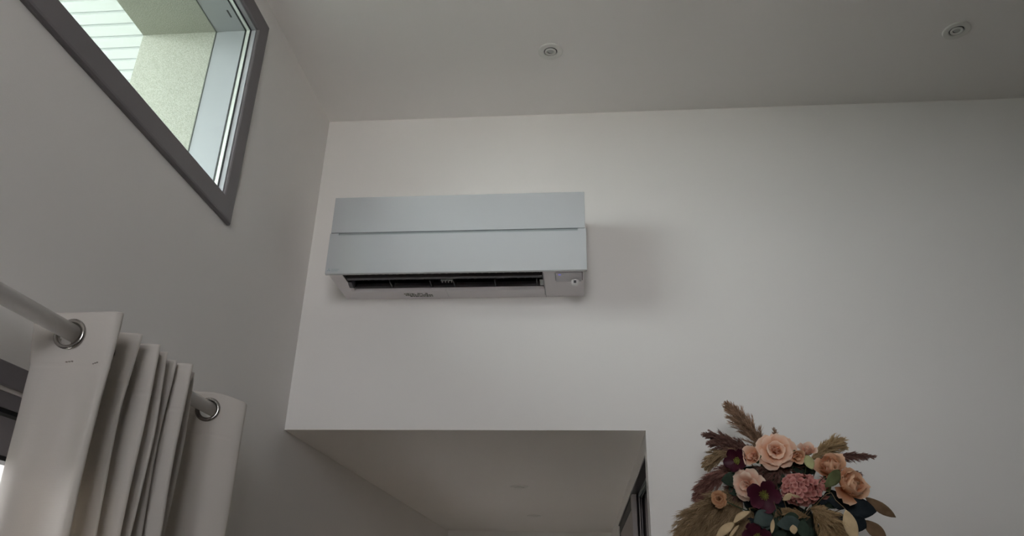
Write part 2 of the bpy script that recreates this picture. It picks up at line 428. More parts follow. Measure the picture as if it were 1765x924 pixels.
# ------------------------------------------------------------------ air conditioner
X0, X1, YFR, Z0, Z1 = .157, 1.047, -.233, 2.688, 2.987
OX0, OX1, OY0, OY1 = .212, .900, -.219, -.076      # air outlet opening in the underside
ac = thing('air_conditioner', 'white glossy wall-mounted split air conditioner with open dark air outlet on back wall', 'air conditioner', (.602, 0, 2.838))
bm = N()
bx(bm, X0 + .008, X1 - .008, YFR + .012, -.012, Z0 + .125, Z1 - .003)     # upper casing
bx(bm, X0 + .008, OX0, YFR + .012, -.001, Z0 + .002, Z0 + .125)          # left cheek
bx(bm, OX1, X1 - .008, YFR + .012, -.001, Z0 + .002, Z0 + .125)          # right cheek
bx(bm, X0 + .008, X1 - .008, -.012, -.0003, Z0 + .001, Z1 - .02)          # back plate
bx(bm, OX0, OX1, YFR + .012, OY0, Z0 + .004, Z0 + .125)                  # behind front panel
obj('body', bm, PLASTIC, ac, bevel=.0015)
bm = N(); prism_x(bm, [(OY1 - .001, Z0 + .0115), (OY1 + .004, Z0 - .001), (-.001, Z0 + .0005), (-.001, Z0 + .03), (OY1 + .005, Z0 + .0135)], OX0 - .004, .548)
obj('bottom_cover', bm, PLASTIC, ac, bevel=.0012)
bm = N(); prism_x(bm, [(OY1 - .001, Z0 + .0115), (OY1 + .004, Z0 - .001), (-.001, Z0 + .0005), (-.001, Z0 + .03), (OY1 + .005, Z0 + .0135)], .5495, OX1 - .001)
obj('bottom_cover', bm, PLASTIC, ac, bevel=.0012)
# outlet cavity
bm = N()
bx(bm, OX0, OX1, OY0, OY0 + .002, Z0 + .006, Z0 + .12); bx(bm, OX0, OX1, -.016, -.012, Z0 + .03, Z0 + .124); bx(bm, OX0, OX1, OY0, -.012, Z0 + .12, Z0 + .124)
bx(bm, OX0, OX0 + .002, OY0, -.012, Z0 + .004, Z0 + .12); bx(bm, OX1 - .002, OX1, OY0, -.012, Z0 + .004, Z0 + .12)
obj('outlet_duct', bm, DARK, ac)
bm = N(); prism_x(bm, [(OY1 + .006, Z0 + .014), (OY1 + .012, Z0 + .026), (OY1 + .028, Z0 + .044), (OY1 + .036, Z0 + .044), (OY1 + .03, Z0 + .032)], OX0 + .003, OX1 - .003)
obj('outlet_ramp', bm, mat('grey_duct_plastic', (.50, .49, .53), .35), ac)
for zz in (.022, .032):
    bm = N(); bx(bm, OX0 + .01, OX1 - .01, OY1 + .004 + (zz - .012) * .8, OY1 + .008 + (zz - .012) * .8, Z0 + zz, Z0 + zz + .0015)
    obj('ramp_rib', bm, SLOT, ac)
# horizontal vane across the mouth
bm = N(); prism_x(bm, [(-.190, Z0 + .012), (-.182, Z0 + .006), (-.170, Z0 + .003), (-.168, Z0 + .005), (-.178, Z0 + .010), (-.186, Z0 + .016)], OX0 + .004, OX1 - .004)
obj('horizontal_vane', bm, mat('charcoal_vane', (.035, .032, .037), .22, coat=.6), ac, bevel=.0008)
# thin dividers and the vertical louvres behind them
for px in (673, 742, 782, 853, 925):
    x = at(px, 488, -.12).x
    bm = N(); prism_x(bm, [(-.135, Z0 + .012), (-.085, Z0 + .008), (-.068, Z0 + .03), (-.085, Z0 + .05), (-.125, Z0 + .05)], x - .0015, x + .0015)
    obj('divider', bm, DARK, ac)
for k in range(26):
    x = OX0 + .02 + k * (OX1 - OX0 - .04) / 25
    bm = N(); prism_x(bm, [(-.075, Z0 + .045), (-.04, Z0 + .05), (-.04, Z0 + .10), (-.08, Z0 + .10)], x - .0007, x + .0007)
    obj('louvre', bm, DARK, ac)
# linkage block with four pale teeth in the middle
x0 = at(759, 484, -.13).x; x1 = at(781, 484, -.13).x
bm = N(); bx(bm, x0, x1, -.125, -.115, Z0 + .019, Z0 + .024); blk = obj('linkage_bracket', bm, SLOT, ac)
for k in range(4):
    x = x0 + .003 + k * (x1 - x0 - .006) / 3.6
    bm = N(); bx(bm, x, x + .0055, -.128, -.118, Z0 + .024, Z0 + .040); obj('tooth', bm, PLASTIC, blk)
    bm = N(); bx(bm, x + .001, x + .0045, -.126, -.120, Z0 + .011, Z0 + .019); obj('tooth', bm, PLASTIC, blk)
# pivot fittings at the left end
bm = N(); prism_x(bm, [(-.15, Z0 + .004), (-.12, Z0 - .004), (-.10, Z0 + .004), (-.10, Z0 + .03), (-.14, Z0 + .03)], OX0 - .001, OX0 + .012); obj('vane_pivot', bm, DGREY, ac)
bm = N(); prism_x(bm, [(-.105, Z0 + .004), (-.09, Z0 - .003), (-.078, Z0 + .004), (-.078, Z0 + .014), (-.105, Z0 + .014)], OX0 - .003, OX0 + .008); obj('vane_pivot', bm, PLASTIC, ac)
bm = N(); prism_x(bm, [(-.15, Z0 + .004), (-.12, Z0 + .002), (-.10, Z0 + .004), (-.10, Z0 + .03), (-.14, Z0 + .03)], OX1 - .014, OX1 - .002); obj('vane_pivot', bm, SLOT, ac)
# front panels
bm = N(); bx(bm, X0 + .001, X1 - .003, YFR, YFR + .011, 2.846, Z1)
obj('upper_panel', bm, PANEL, ac, bevel=.0012)
bm = N(); prism_pts = [(X0 - .001, Z0), (X1 + .001, Z0), (X1 + .001, 2.843), (1.019, 2.843), (1.019, 2.8355), (.187, 2.8355), (.187, 2.843), (X0 - .001, 2.843)]
a = [bm.verts.new((x, YFR - .002, z)) for x, z in prism_pts]; c = [bm.verts.new((x, YFR + .011, z)) for x, z in prism_pts]
bm.faces.new(a); bm.faces.new(c[::-1])
for i in range(8): bm.faces.new((a[i], a[(i + 1) % 8], c[(i + 1) % 8], c[i]))
lp = obj('lower_panel', bm, PANEL, ac, bevel=.0012)
bm = N(); bx(bm, X0 + .02, X1 - .02, YFR + .007, YFR + .010, 2.836, 2.85); obj('slot_strip', bm, SLOT, ac)


def text_mesh(name, s, size, loc, rot, mt, parent):
    cu = bpy.data.curves.new(name, 'FONT'); cu.body = s; cu.size = size; cu.extrude = .00015
    to = bpy.data.objects.new(name, cu); COL.objects.link(to)
    dg = bpy.context.evaluated_depsgraph_get(); me = bpy.data.meshes.new_from_object(to.evaluated_get(dg))
    bpy.data.objects.remove(to); bpy.data.curves.remove(cu)
    me.transform(Matrix.Translation(V(loc) - PL[parent.name]) @ rot.to_4x4())
    o = bpy.data.objects.new(name, me); COL.objects.link(o); o.parent = parent; me.materials.clear(); me.materials.append(mt)
    PL[o.name] = PL[parent.name]
    return o


RF = Matrix.Rotation(HP, 3, 'X')
em = bmesh.new()
for ang in (90, 210, 330):
    d = V((math.cos(math.radians(ang)), 0, math.sin(math.radians(ang)))); e = V((-d.z, 0, d.x)); o0 = V((.169, YFR - .0027, Z0 + .0135))
    vs_ = [em.verts.new(o0 + p) for p in (V((0, 0, 0)), d * .0035 + e * .002, d * .007, d * .0035 - e * .002)]
    em.faces.new(vs_)
lg = obj('emblem', em, LOGO, ac)
text_mesh('lettering', 'MITSUBISHI', .0052, (.178, YFR - .0027, Z0 + .0142), RF, LOGO, ac)
text_mesh('lettering', 'ELECTRIC', .0052, (.178, YFR - .0027, Z0 + .0088), RF, LOGO, ac)
# small print on the underside
lb = N(); rr = random.Random(3)
ROWS = [(.392, .49, -.052), (.395, .488, -.040), (.41, .49, -.028)]
for a0, a1, yy_ in ROWS:
    x = a0
    while x < a1:
        wd = rr.uniform(.002, .009)
        if rr.random() < .9: bx(lb, x, x + wd, yy_ - rr.uniform(.002, .005), yy_ + rr.uniform(.002, .005), Z0 - .0018, Z0 - .0006)
        x += wd + rr.uniform(.001, .003)
obj('small_print', lb, PRINT, ac)
# right section: display window, indicator, slits, sensor
def und(px, py):     # point on the underside below a pixel
    d = CR * ((px - W_PX / 2) / F_PX) + CU * ((H_PX / 2 - py) / F_PX) + _f
    return CAM + d * ((Z0 - CAM.z) / d.z)
bm = N(); bx(bm, .944, 1.029, -.213, -.14, Z0 - .0012, Z0 + .003); dp = obj('display_window', bm, mat('smoky_display_plastic', (.66, .64, .67), .25), ac, bevel=.0005)
p = und(964.5, 473); bm = N(); lathe(bm, [(.005, 0), (.005, -.0014), (0, -.0018)], V((p.x, p.y, Z0 - .0006)), seg=16); obj('indicator_lamp', bm, led, dp)
bm = N(); bx(bm, .9405, .9425, -.205, -.15, Z0 - .0008, Z0 + .003); obj('slit', bm, SLOT, ac)
bm = N(); bx(bm, 1.0305, 1.0325, -.214, -.15, Z0 - .0008, Z0 + .003); obj('slit', bm, BLACK, ac)
p = und(991, 483)
SENS = mat('white_sensor_cap', (.85, .85, .85), .35)
bm = N(); lathe(bm, [(.0130, .002), (.0130, -.006), (.0115, -.014), (.008, -.018), (0, -.0185)], V((p.x, p.y, Z0 - .001)), seg=24)
sn = obj('motion_sensor', bm, SENS, ac, smooth=True)
q = V((-.10, -.9, -.42)).normalized()
bm = N(); cc = V((p.x, p.y - .0098, Z0 - .0105)); bx(bm, cc.x - .0045, cc.x + .0045, cc.y - .004, cc.y + .002, cc.z - .0045, cc.z + .0045); obj('sensor_eye', bm, mat('dark_sensor_eye', (.06, .06, .065), .3), sn)
bm = N(); bx(bm, .9015, .9025, YFR + .02, -.002, Z0 + .0005, Z0 + .003); obj('seam', bm, SLOT, ac)

# ------------------------------------------------------------------ curtain rod and curtain
RX, RZ, RR = .1, 2.096, .0155
rod = thing('curtain_rod', 'white round curtain rod running along the left wall through metal eyelets', 'curtain rod', (RX, -1.3, RZ))
bm = N(); tube(bm, [V((RX, -2.75, RZ)), V((RX, -.645, RZ))], RR, 28); obj('pole', bm, RODM, rod, smooth=False).data.shade_smooth()
for y in (-.648, -2.75):
    bm = N(); lathe(bm, [(0, -.006), (.0185, -.006), (.0185, .006), (0, .008)], V((RX, y, RZ)), V((0, 1, 0)), 20); obj('end_cap', bm, RODM, rod)
for y in (-1.0, -2.6):
    bm = N(); bx(bm, 0.0, .006, y - .012, y + .012, RZ - .04, RZ + .04); bx(bm, .006, RX - RR - .001, y - .006, y + .006, RZ - .006, RZ + .006)
    lathe(bm, [(RR + .001, -.007), (RR + .003, -.007), (RR + .003, .007), (RR + .001, .007), (RR + .001, -.007)], V((RX, y, RZ)), V((0, 1, 0)), 20)
    obj('bracket', bm, RODM, rod)

cu = thing('curtain', 'white woven eyelet curtain bunched in deep folds at left wall', 'curtain', (RX, -.98, 0))
# plan of the folds: (x, y), crossing the rod at x = RX
PATH = [(.024, -1.290), (.025, -1.310), (.058, -1.306), (.100, -1.304), (.150, -1.303), (.178, -1.299), (.176, -1.280), (.10, -1.235), (.040, -1.212), (.052, -1.204), (.11, -1.194), (.155, -1.181),
        (.148, -1.170), (.09, -1.160), (.040, -1.146), (.052, -1.138), (.11, -1.128), (.158, -1.117), (.150, -1.106), (.09, -1.096), (.045, -1.088), (.10, -1.080),
        (.150, -1.071), (.142, -1.060), (.09, -1.048), (.045, -1.040), (.09, -1.028), (.142, -1.016), (.134, -1.006), (.07, -.998), (.07, -.992), (.13, -.990), (.164, -.984), (.154, -.970),
        (.09, -.955), (.045, -.945), (.09, -.935), (.137, -.926), (.125, -.900), (.06, -.862), (.024, -.81), (.030, -.772), (.066, -.757), (.100, -.750), (.138, -.738), (.172, -.715), (.176, -.700), (.165, -.690)]
P2 = [V((x, y, 0)) for x, y in PATH]


def catmull(P, n):
    out = []
    for i in range(len(P) - 1):
        a = P[max(i - 1, 0)]; b_ = P[i]; c_ = P[i + 1]; d = P[min(i + 2, len(P) - 1)]
        k = max(1, int((c_ - b_).length / n))
        for j in range(k):
            t = j / k
            out.append(.5 * ((2 * b_) + (c_ - a) * t + (2 * a - 5 * b_ + 4 * c_ - d) * t * t + (3 * b_ - 3 * c_ + d - a) * t ** 3))
    out.append(P[-1].copy()); return out


cp = catmull(P2, .0038)
slen = [0]
for a_, b_ in zip(cp, cp[1:]): slen.append(slen[-1] + (b_ - a_).length)
ZT = 2.135
zs = []; z = ZT
while z > 2.02: zs.append(z); z -= .0038
SEAM = 2.032
while z > .02: zs.append(z); z -= (.012 if z > 1.7 else .06)
zs.append(.02)
cross = []      # points of the path on the rod
for i in range(len(cp) - 1):
    if (cp[i].x - RX) * (cp[i + 1].x - RX) < 0:
        t = (RX - cp[i].x) / (cp[i + 1].x - cp[i].x)
        tg = (cp[min(i + 3, len(cp) - 1)] - cp[max(i - 3, 0)]).normalized()
        cross.append((cp[i].lerp(cp[i + 1], t), tg, slen[i] + t * (slen[i + 1] - slen[i])))
CZE = RZ - .005
bm = N(); grid = []
wl = bm.verts.layers.float_vector.new('weave')
for z in zs:
    row = []
    for i, p in enumerate(cp):
        dz = ZT - z
        spread = 1 + .10 * min(dz, 1.5)
        x = RX + (p.x - RX) * (1 + .05 * min(dz / .4, 1)) ; y = p.y
        fw = noise.noise(V((slen[i] * 11, z * 2.2, 1))) * .010 * min(dz / .10, 1.5) * (0 if dz < .015 else 1)
        y += fw + noise.noise(V((slen[i] * 25, z * 7, 4))) * .0015 * min(1, dz / .05); x += fw * .4
        if i < 90: y -= .010 * min(dz, 1) * (1 - i / 90)
        sag = 0 if dz > .03 else noise.noise(V((slen[i] * 7, 0, 9))) * .003
        if abs(z - SEAM) < .003: y += .0012
        if slen[i] < .12:      # the leading edge swings into the room below the heading
            x += (1 - slen[i] / .12) * (.030 * min(dz / .11, 1) + .02 * min(max(dz - .11, 0) / .3, 1))
        if slen[i] < .20:      # soft vertical bulges of the wide first panel
            y += .006 * math.sin(slen[i] * 62 + dz * 1.5) * min(max(dz - .06, 0) / .12, 1)
        tip = max(0, 1 - (slen[-1] - slen[i]) / .11)
        sag -= .026 * tip ** 1.3 * max(0, 1 - dz / .4)
        x = max(x, .014)
        v_ = bm.verts.new((x, y, z + sag)); v_[wl] = V((slen[i], z, 0)); row.append(v_)
    grid.append(row)
holes = [s for _, _, s in cross]
for r in range(len(zs) - 1):
    for i in range(len(cp) - 1):
        sc_ = (slen[i] + slen[i + 1]) / 2; zc = (zs[r] + zs[r + 1]) / 2
        if any((sc_ - h) ** 2 + (zc - CZE) ** 2 < (.0210 if h in (holes[0], holes[-1]) else .0178) ** 2 for h in holes): continue
        bm.faces.new((grid[r][i], grid[r][i + 1], grid[r + 1][i + 1], grid[r + 1][i]))
cl = obj('cloth', bm, CURT, cu, smooth=True)
sol = cl.modifiers.new('thick', 'SOLIDIFY'); sol.thickness = .0012
# eyelets on the first and last panels and on the folds between
for k, (p, tg, s) in enumerate(cross):
    ax = V((-tg.y, tg.x, 0)).normalized()
    if ax.y > 0: ax = -ax
    o0 = V((p.x, p.y + (-.0005), CZE))
    big = k in (0, len(cross) - 1)
    R0, R1 = (.0195, .0300) if big else (.0168, .0205)
    bm = N(); th = .0032 if big else .0022
    lathe(bm, [(R0, -th * .5), (R0 + .0015, th * .8), (R0 + .005, th * 1.25), (R1 - .003, th), (R1, .0002), (R1 - .002, -th), (R0 + .004, -th * 1.2), (R0, -th * .5)], o0, ax, 40)
    obj('eyelet', bm, CHROME, cu, smooth=True)
# little stitch marks on the heading seam of the first panel
THREAD = mat('grey_brown_thread', (.28, .25, .22), .8)
cloth_v = [v_.co + PL['curtain'] for v_ in cl.data.vertices]
for px, py in ((118, 622.5), (161, 624)):
    t0 = at(px, py, -1.306)
    bm = N()
    for j in range(3):
        q0 = V((t0.x - .006 + j * .004, t0.y, t0.z - .001 + j * .001))
        p = min((c_ for c_ in cloth_v if c_.y < -1.28), key=lambda c_: (c_.x - q0.x) ** 2 + (c_.z - q0.z) ** 2)
        bx(bm, q0.x, q0.x + .003, p.y - .0014, p.y + .001, q0.z - .001, q0.z + .001)
    obj('stitch_mark', bm, THREAD, cu)

# ------------------------------------------------------------------ flower arrangement
def zp(x, y): return (1150 + x / 3.786, 680 + y / 3.786)     # from the enlarged study of the bouquet


def P3(x, y, d): a, b_ = zp(x, y); return at(a, b_, d)


FO = P3(800, 760, -.27)                # middle of the foam
FO = V((FO.x, -.27, 1.87))
st = thing('flower_stand', 'tall black metal stand holding dark floral foam, hidden below the frame', 'stand', (FO.x, FO.y, 0))
st['label'] = 'black stand and dark foam behind the flowers, holding the arrangement'
bm = N(); tube(bm, [V((FO.x, FO.y, .02)), V((FO.x, FO.y, 1.80))], .011, 12); obj('post', bm, IRON, st)
bm = N(); lathe(bm, [(0, 0), (.15, 0), (.15, .008), (.012, .024), (0, .024)], V((FO.x, FO.y, 0)), seg=32); obj('base', bm, IRON, st)
bm = N(); bmesh.ops.create_icosphere(bm, subdivisions=3, radius=.07)
for v_ in bm.verts: v_.co *= 1 + noise.noise(v_.co * 40) * .12; v_.co += FO
obj('floral_foam', bm, MOSS, st, smooth=True)


def set_tone(o, vals):
    a = o.data.attributes.new('tone', 'FLOAT', 'POINT'); a.data.foreach_set('value', vals)


def plume_mats():
    return {
        'tan': attr_mat('tan_pampas', [(0, (.13, .08, .04)), (1, (.62, .46, .28))], .9, .3),
        'brown': attr_mat('brown_pampas', [(0, (.12, .065, .04)), (1, (.56, .37, .25))], .9, .3),
        'mauve': attr_mat('mauve_reed', [(0, (.06, .025, .024)), (1, (.34, .19, .155))], .9, .3),
        'rose': attr_mat('dusty_rose_reed', [(0, (.10, .04, .036)), (1, (.42, .22, .18))], .9, .3),
        'gold': attr_mat('golden_pampas', [(0, (.20, .12, .05)), (1, (.70, .52, .30))], .9, .3)}


PM = plume_mats()


def bez(a, b_, c_, t): return a * (1 - t) ** 2 + b_ * 2 * t * (1 - t) + c_ * t * t


def plume(kind, label, base, tip, bend, width, nb, nh, seed, depth=None, spread=.55, name='pampas_plume', cat='dried grass', hair=.00055):
    """base, tip in study pixels with depth; bend = sideways offset (m) of the middle"""
    R = random.Random(seed)
    B0, T0 = P3(*base), P3(*tip)
    mid = (B0 + T0) / 2 + bend[0] * CR + bend[1] * CU
    t_ = thing(name, label, cat, FO)
    bm = N(); pts = [FO.lerp(B0, .5), B0.copy()] + [bez(B0, mid, T0, s / 8) for s in range(1, 8)]
    tube(bm, pts, [.0016] * 2 + [.0014 - .0001 * s for s in range(1, 8)], 5); obj('stem', bm, DRYSTEM, t_)
    verts, faces, tone = [], [], []
    Lr = (T0 - B0).length
    for i in range(nb):
        s = (i + R.random()) / nb
        s = s ** .9
        p = bez(B0, mid, T0, s); tg = (bez(B0, mid, T0, min(s + .05, 1)) - bez(B0, mid, T0, max(s - .05, 0))).normalized()
        rd = V((R.gauss(0, 1), R.gauss(0, 1), R.gauss(0, 1))); rd = (rd - tg * rd.dot(tg)).normalized()
        prof = (.55 + .75 * math.sin(math.pi * min(1, s * .85 + .12)) ** .8) * (1 - .55 * s ** 3)
        Lb = width * prof * R.uniform(.7, 1.25)
        a = R.uniform(.25, spread)
        dr = (tg * math.cos(a) + rd * math.sin(a)).normalized()
        bt = R.uniform(.1, .9)
        # branchlet curve
        for j in range(int(nh * 1.45)):
            u = (j + R.random()) / int(nh * 1.45)
            q0 = p + dr * Lb * u * .75 + V((0, 0, -1)) * Lb * u * u * .10
            hd = (dr + tg * .35 + V((R.gauss(0, .30), R.gauss(0, .30), R.gauss(0, .30)))).normalized()
            hl = Lb * R.uniform(.16, .38) * (1.1 - .45 * u)
            side = hd.cross(V((R.gauss(0, 1), -1.2, R.gauss(0, 1)))).normalized() * hair
            q1 = q0 + hd * hl * .55; q2 = q0 + hd * hl + V((0, 0, -1)) * hl * .12
            n0 = len(verts)
            verts += [q0 - side * .8, q0 + side * .8, q1 - side, q1 + side, q2]
            faces += [(n0, n0 + 1, n0 + 3, n0 + 2), (n0 + 2, n0 + 3, n0 + 4)]
            tn = min(1, max(0, bt * .6 + R.random() * .35 + .1 * u))
            tone += [tn * .7, tn * .7, tn, tn, min(1, tn * 1.15)]
    me = bpy.data.meshes.new('plume'); me.from_pydata([v_ - FO for v_ in verts], [], faces)
    o = bpy.data.objects.new('plume', me); COL.objects.link(o); o.parent = t_; me.materials.append(PM[kind]); PL[o.name] = FO.copy()
    o['kind'] = 'stuff'
    set_tone(o, tone)
    return t_


plume('brown', 'tall brown pampas plume rising highest out of the bouquet', (665, 420, -.26), (395, 68, -.24), (.014, -.002), .062, 230, 36, 1)
plume('mauve', 'dark mauve reed plume pointing left at the bouquet\'s upper left', (610, 400, -.28), (248, 258, -.27), (.0, .012), .046, 150, 26, 2)
plume('mauve', 'mauve reed plume just below the upper left one, behind the dark hellebore', (600, 420, -.29), (275, 318, -.28), (.0, .01), .042, 120, 24, 12)
plume('tan', 'short tan plume drooping left behind the upper dark hellebore', (500, 370, -.28), (252, 462, -.27), (-.004, .030), .048, 170, 32, 3)
plume('rose', 'dusty rose plume hanging down the left side above the tan mass', (480, 470, -.29), (195, 672, -.27), (-.006, .030), .060, 220, 34, 4)
plume('tan', 'large tan pampas plume drooping at the bouquet\'s lower left', (480, 640, -.31), (95, 960, -.30), (-.016, .040), .085, 420, 44, 5)
plume('tan', 'full tan pampas plume hanging straight down behind the small dried rose', (500, 650, -.31), (260, 1030, -.30), (-.006, .010), .090, 420, 44, 15)
plume('tan', 'tan pampas plume falling behind the cream leaves at lower left', (560, 740, -.32), (430, 1080, -.31), (-.004, .010), .080, 320, 40, 25)
plume('gold', 'short golden pampas plume at upper right beside the mauve reed', (930, 430, -.27), (1130, 308, -.26), (.004, .014), .050, 190, 34, 6)
plume('mauve', 'thin mauve reed plume reaching furthest right from the bouquet', (1000, 415, -.28), (1350, 405, -.26), (.0, .006), .036, 120, 22, 7, spread=.42)
plume('gold', 'fluffy golden pampas plume at the front, below the pink hydrangea', (930, 740, -.38), (1090, 990, -.39), (.016, .024), .062, 330, 50, 8, spread=.9)
plume('gold', 'small golden plume tip pointing left below the hydrangea', (930, 800, -.38), (765, 762, -.39), (.0, .003), .030, 90, 30, 9)
plume('brown', 'tiny brown grass tip above the big peach rose', (725, 340, -.27), (695, 222, -.26), (.0, .0), .020, 50, 20, 10)
plume('mauve', 'dark mauve plume in the middle, between the upper roses and hydrangea', (790, 440, -.33), (590, 590, -.34), (.0, .006), .055, 260, 36, 11, spread=.9)
plume('mauve', 'dark mauve plume tucked under the small peach buds', (680, 470, -.33), (900, 450, -.33), (.0, .002), .040, 180, 30, 13, spread=.9)
plume('mauve', 'few mauve reed tips peeking out right of the peach peonies', (1110, 500, -.29), (1262, 520, -.28), (.0, .0), .026, 50, 18, 14)
plume('mauve', 'dark mauve plume low behind the blush rose and small dried rose', (640, 560, -.32), (420, 620, -.31), (.0, .006), .055, 200, 30, 18, spread=.9)
plume('tan', 'dark tan grass filling behind the eucalyptus at the bottom edge', (700, 680, -.32), (760, 1000, -.32), (.0, .0), .070, 260, 34, 28)

# ---- petals and flowers
def petal_mesh(name, Lp, Wp, t0, t1, cup, ruffle, seed, curl=0, nu=6, nv=6, notch=0.0):
    """petal in the bloom frame: +Z the bloom axis, +X outwards; t0,t1 lean from the axis at base and tip (deg)"""
    R = V((seed * 1.7, 3.1, seed)); vv, tn, ff = [], [], []
    x = z = 0; prof = [(0, 0)]
    for j in range(nv):
        th = math.radians(t0 + (t1 - t0) * ((j + .5) / nv) + curl * max(0, (j + .5) / nv - .7) * 3)
        x += math.sin(th) * Lp / nv; z += math.cos(th) * Lp / nv; prof.append((x, z))
    for j in range(nv + 1):
        v_ = j / nv
        wd = Wp * (.22 + .78 * math.sin(min(1, v_ * 1.25) * HP) ** .8) * (1 - .42 * (max(0, v_ - .6) / .4) ** 2)
        for i in range(nu + 1):
            u = 2 * i / nu - 1
            px_, pz_ = prof[j]
            y = u * wd * .5 * math.cos(u * cup * .5)
            bend = (1 - math.cos(u * cup)) * wd * .5
            th = math.radians(t0 + (t1 - t0) * v_)
            # the sides fold towards the axis
            X = px_ - bend * math.cos(th); Z = pz_ + bend * math.sin(th)
            if j == nv: X -= math.sin(th) * abs(u) ** 2.5 * Lp * .10; Z -= math.cos(th) * abs(u) ** 2.5 * Lp * .10
            rf = ruffle * v_ ** 2
            nn = noise.noise(V((u * 2.2, v_ * 2, 0)) + R)
            X += nn * rf * Lp * math.cos(th); Z -= nn * rf * Lp * math.sin(th) * 1.0
            vv.append(V((X, y, Z))); tn.append(min(1, max(0, v_ ** 1.3 * .85 + .12 * abs(u) + .08 * nn)))
    for j in range(nv):
        for i in range(nu):
            a = j * (nu + 1) + i
            ff.append((a, a + 1, a + nu + 2, a + nu + 1))
    me = bpy.data.meshes.new(name); me.from_pydata(vv, [], ff); me.shade_smooth()
    a = me.attributes.new('tone', 'FLOAT', 'POINT'); a.data.foreach_set('value', tn)
    return me


FM = {
    'peach': attr_mat('peach_silk', [(0, (.60, .22, .10)), (.4, (.78, .42, .26)), (.75, (.86, .60, .45)), (1, (.90, .74, .62))], .65, .3),
    'apricot': attr_mat('apricot_silk', [(0, (.55, .20, .08)), (.5, (.76, .44, .26)), (1, (.88, .64, .46))], .65, .3),
    'blush': attr_mat('pale_blush_silk', [(0, (.66, .30, .18)), (.5, (.78, .50, .37)), (1, (.88, .76, .64))], .65, .3),
    'wine': attr_mat('dark_wine_silk', [(0, (.055, .006, .016)), (1, (.040, .005, .014))], .5, .15),
    'plum': attr_mat('plum_silk', [(0, (.05, .008, .018)), (.6, (.075, .012, .028)), (1, (.13, .04, .06))], .5, .2),
    'rose': attr_mat('dusty_pink_silk', [(0, (.34, .09, .08)), (.45, (.62, .26, .23)), (1, (.74, .42, .37))], .7, .3),
    'dry': attr_mat('dried_tan_petal', [(0, (.30, .10, .04)), (.6, (.45, .22, .11)), (1, (.55, .34, .20))], .8, .25),
    'stamen': attr_mat('yellow_green_stamen', [(0, (.14, .17, .03)), (1, (.46, .44, .10))], .6, .1),
}


def place(parent, name, me, mt, centre, axis, ang, tiltjit=(0, 0), scale=1, off=(0, 0, 0)):
    if not me.materials: me.materials.append(mt)
    o = bpy.data.objects.new(name, me); COL.objects.link(o); o.parent = parent
    q = axis.to_track_quat('Z', 'Y').to_matrix()
    M3 = q @ Matrix.Rotation(ang, 3, 'Z') @ Matrix.Rotation(tiltjit[0], 3, 'Y') @ Matrix.Rotation(tiltjit[1], 3, 'X')
    o.matrix_local = Matrix.Translation(V(centre) - PL[parent.name]) @ (M3 * scale).to_4x4() @ Matrix.Translation(V(off))
    return o


def stem_to(parent, c_, axis, mt=STEM, r=.0016):
    a = c_ - axis * .004; k = (a + FO) / 2 - axis * .02
    bm = N(); tube(bm, [a, a - axis * .012, k, FO.lerp(k, .4)], r, 6); obj('stem', bm, mt, parent)


TOCAM = lambda p: (CAM - p).normalized()


def bloom(name, label, cat, col, x, y, d, diam, face, layers, seed, centre=None, sepals=True):
    """face = (right, up) lean of the bloom's axis away from the camera direction; layers: (count, len, width, t0, t1, cup, ruffle, curl)"""
    R = random.Random(seed); c_ = P3(x, y, d)
    ax = (TOCAM(c_) + CR * face[0] + CU * face[1]).normalized()
    t_ = thing(name, label, cat, c_)
    rad = diam / 2
    ph = R.random() * 6
    base = c_ - ax * rad * .55
    for li, (n, Lp, Wp, t0, t1, cup, ruf, curl) in enumerate(layers):
        ms = [petal_mesh('petal', Lp * rad, Wp * rad, t0, t1, cup, ruf, seed * 13 + li * 5 + k, curl) for k in range(2)]
        for k in range(n):
            an = ph + k * math.tau / n + R.uniform(-.18, .18)
            place(t_, 'petal', ms[k % 2], FM[col], base + ax * rad * (.10 * (len(layers) - li) * .3), ax, an, (R.uniform(-.10, .10), R.uniform(-.08, .08)), R.uniform(.9, 1.06))
        ph += .7 + R.random()
    if centre == 'stamens':
        bm = N(); lay = []
        q = ax.to_track_quat('Z', 'Y')
        for k in range(46):
            a = k * 2.399; rr_ = math.sqrt(k / 46) * rad * .34
            d_ = q @ V((math.cos(a) * rr_, math.sin(a) * rr_, rad * R.uniform(.36, .56) - rr_ * .5)); b0 = base + q @ V((math.cos(a) * rr_ * .3, math.sin(a) * rr_ * .3, rad * .1))
            tube(bm, [b0, base + d_], .00045, 3); e = base + d_
            bmesh.ops.create_icosphere(bm, subdivisions=1, radius=.0011, matrix=Matrix.Translation(e))
        o = obj('stamens', bm, FM['stamen'], t_); set_tone(o, [R.random() for _ in o.data.vertices])
        o['kind'] = 'stuff'
    if sepals:
        sm = petal_mesh('sepal', rad * .5, rad * .3, 40, 110, .4, 0, 3)
        for k in range(4): place(t_, 'sepal', sm, STEM, base - ax * .002, ax, k * HP + .3)
    stem_to(t_, base, ax)
    return t_


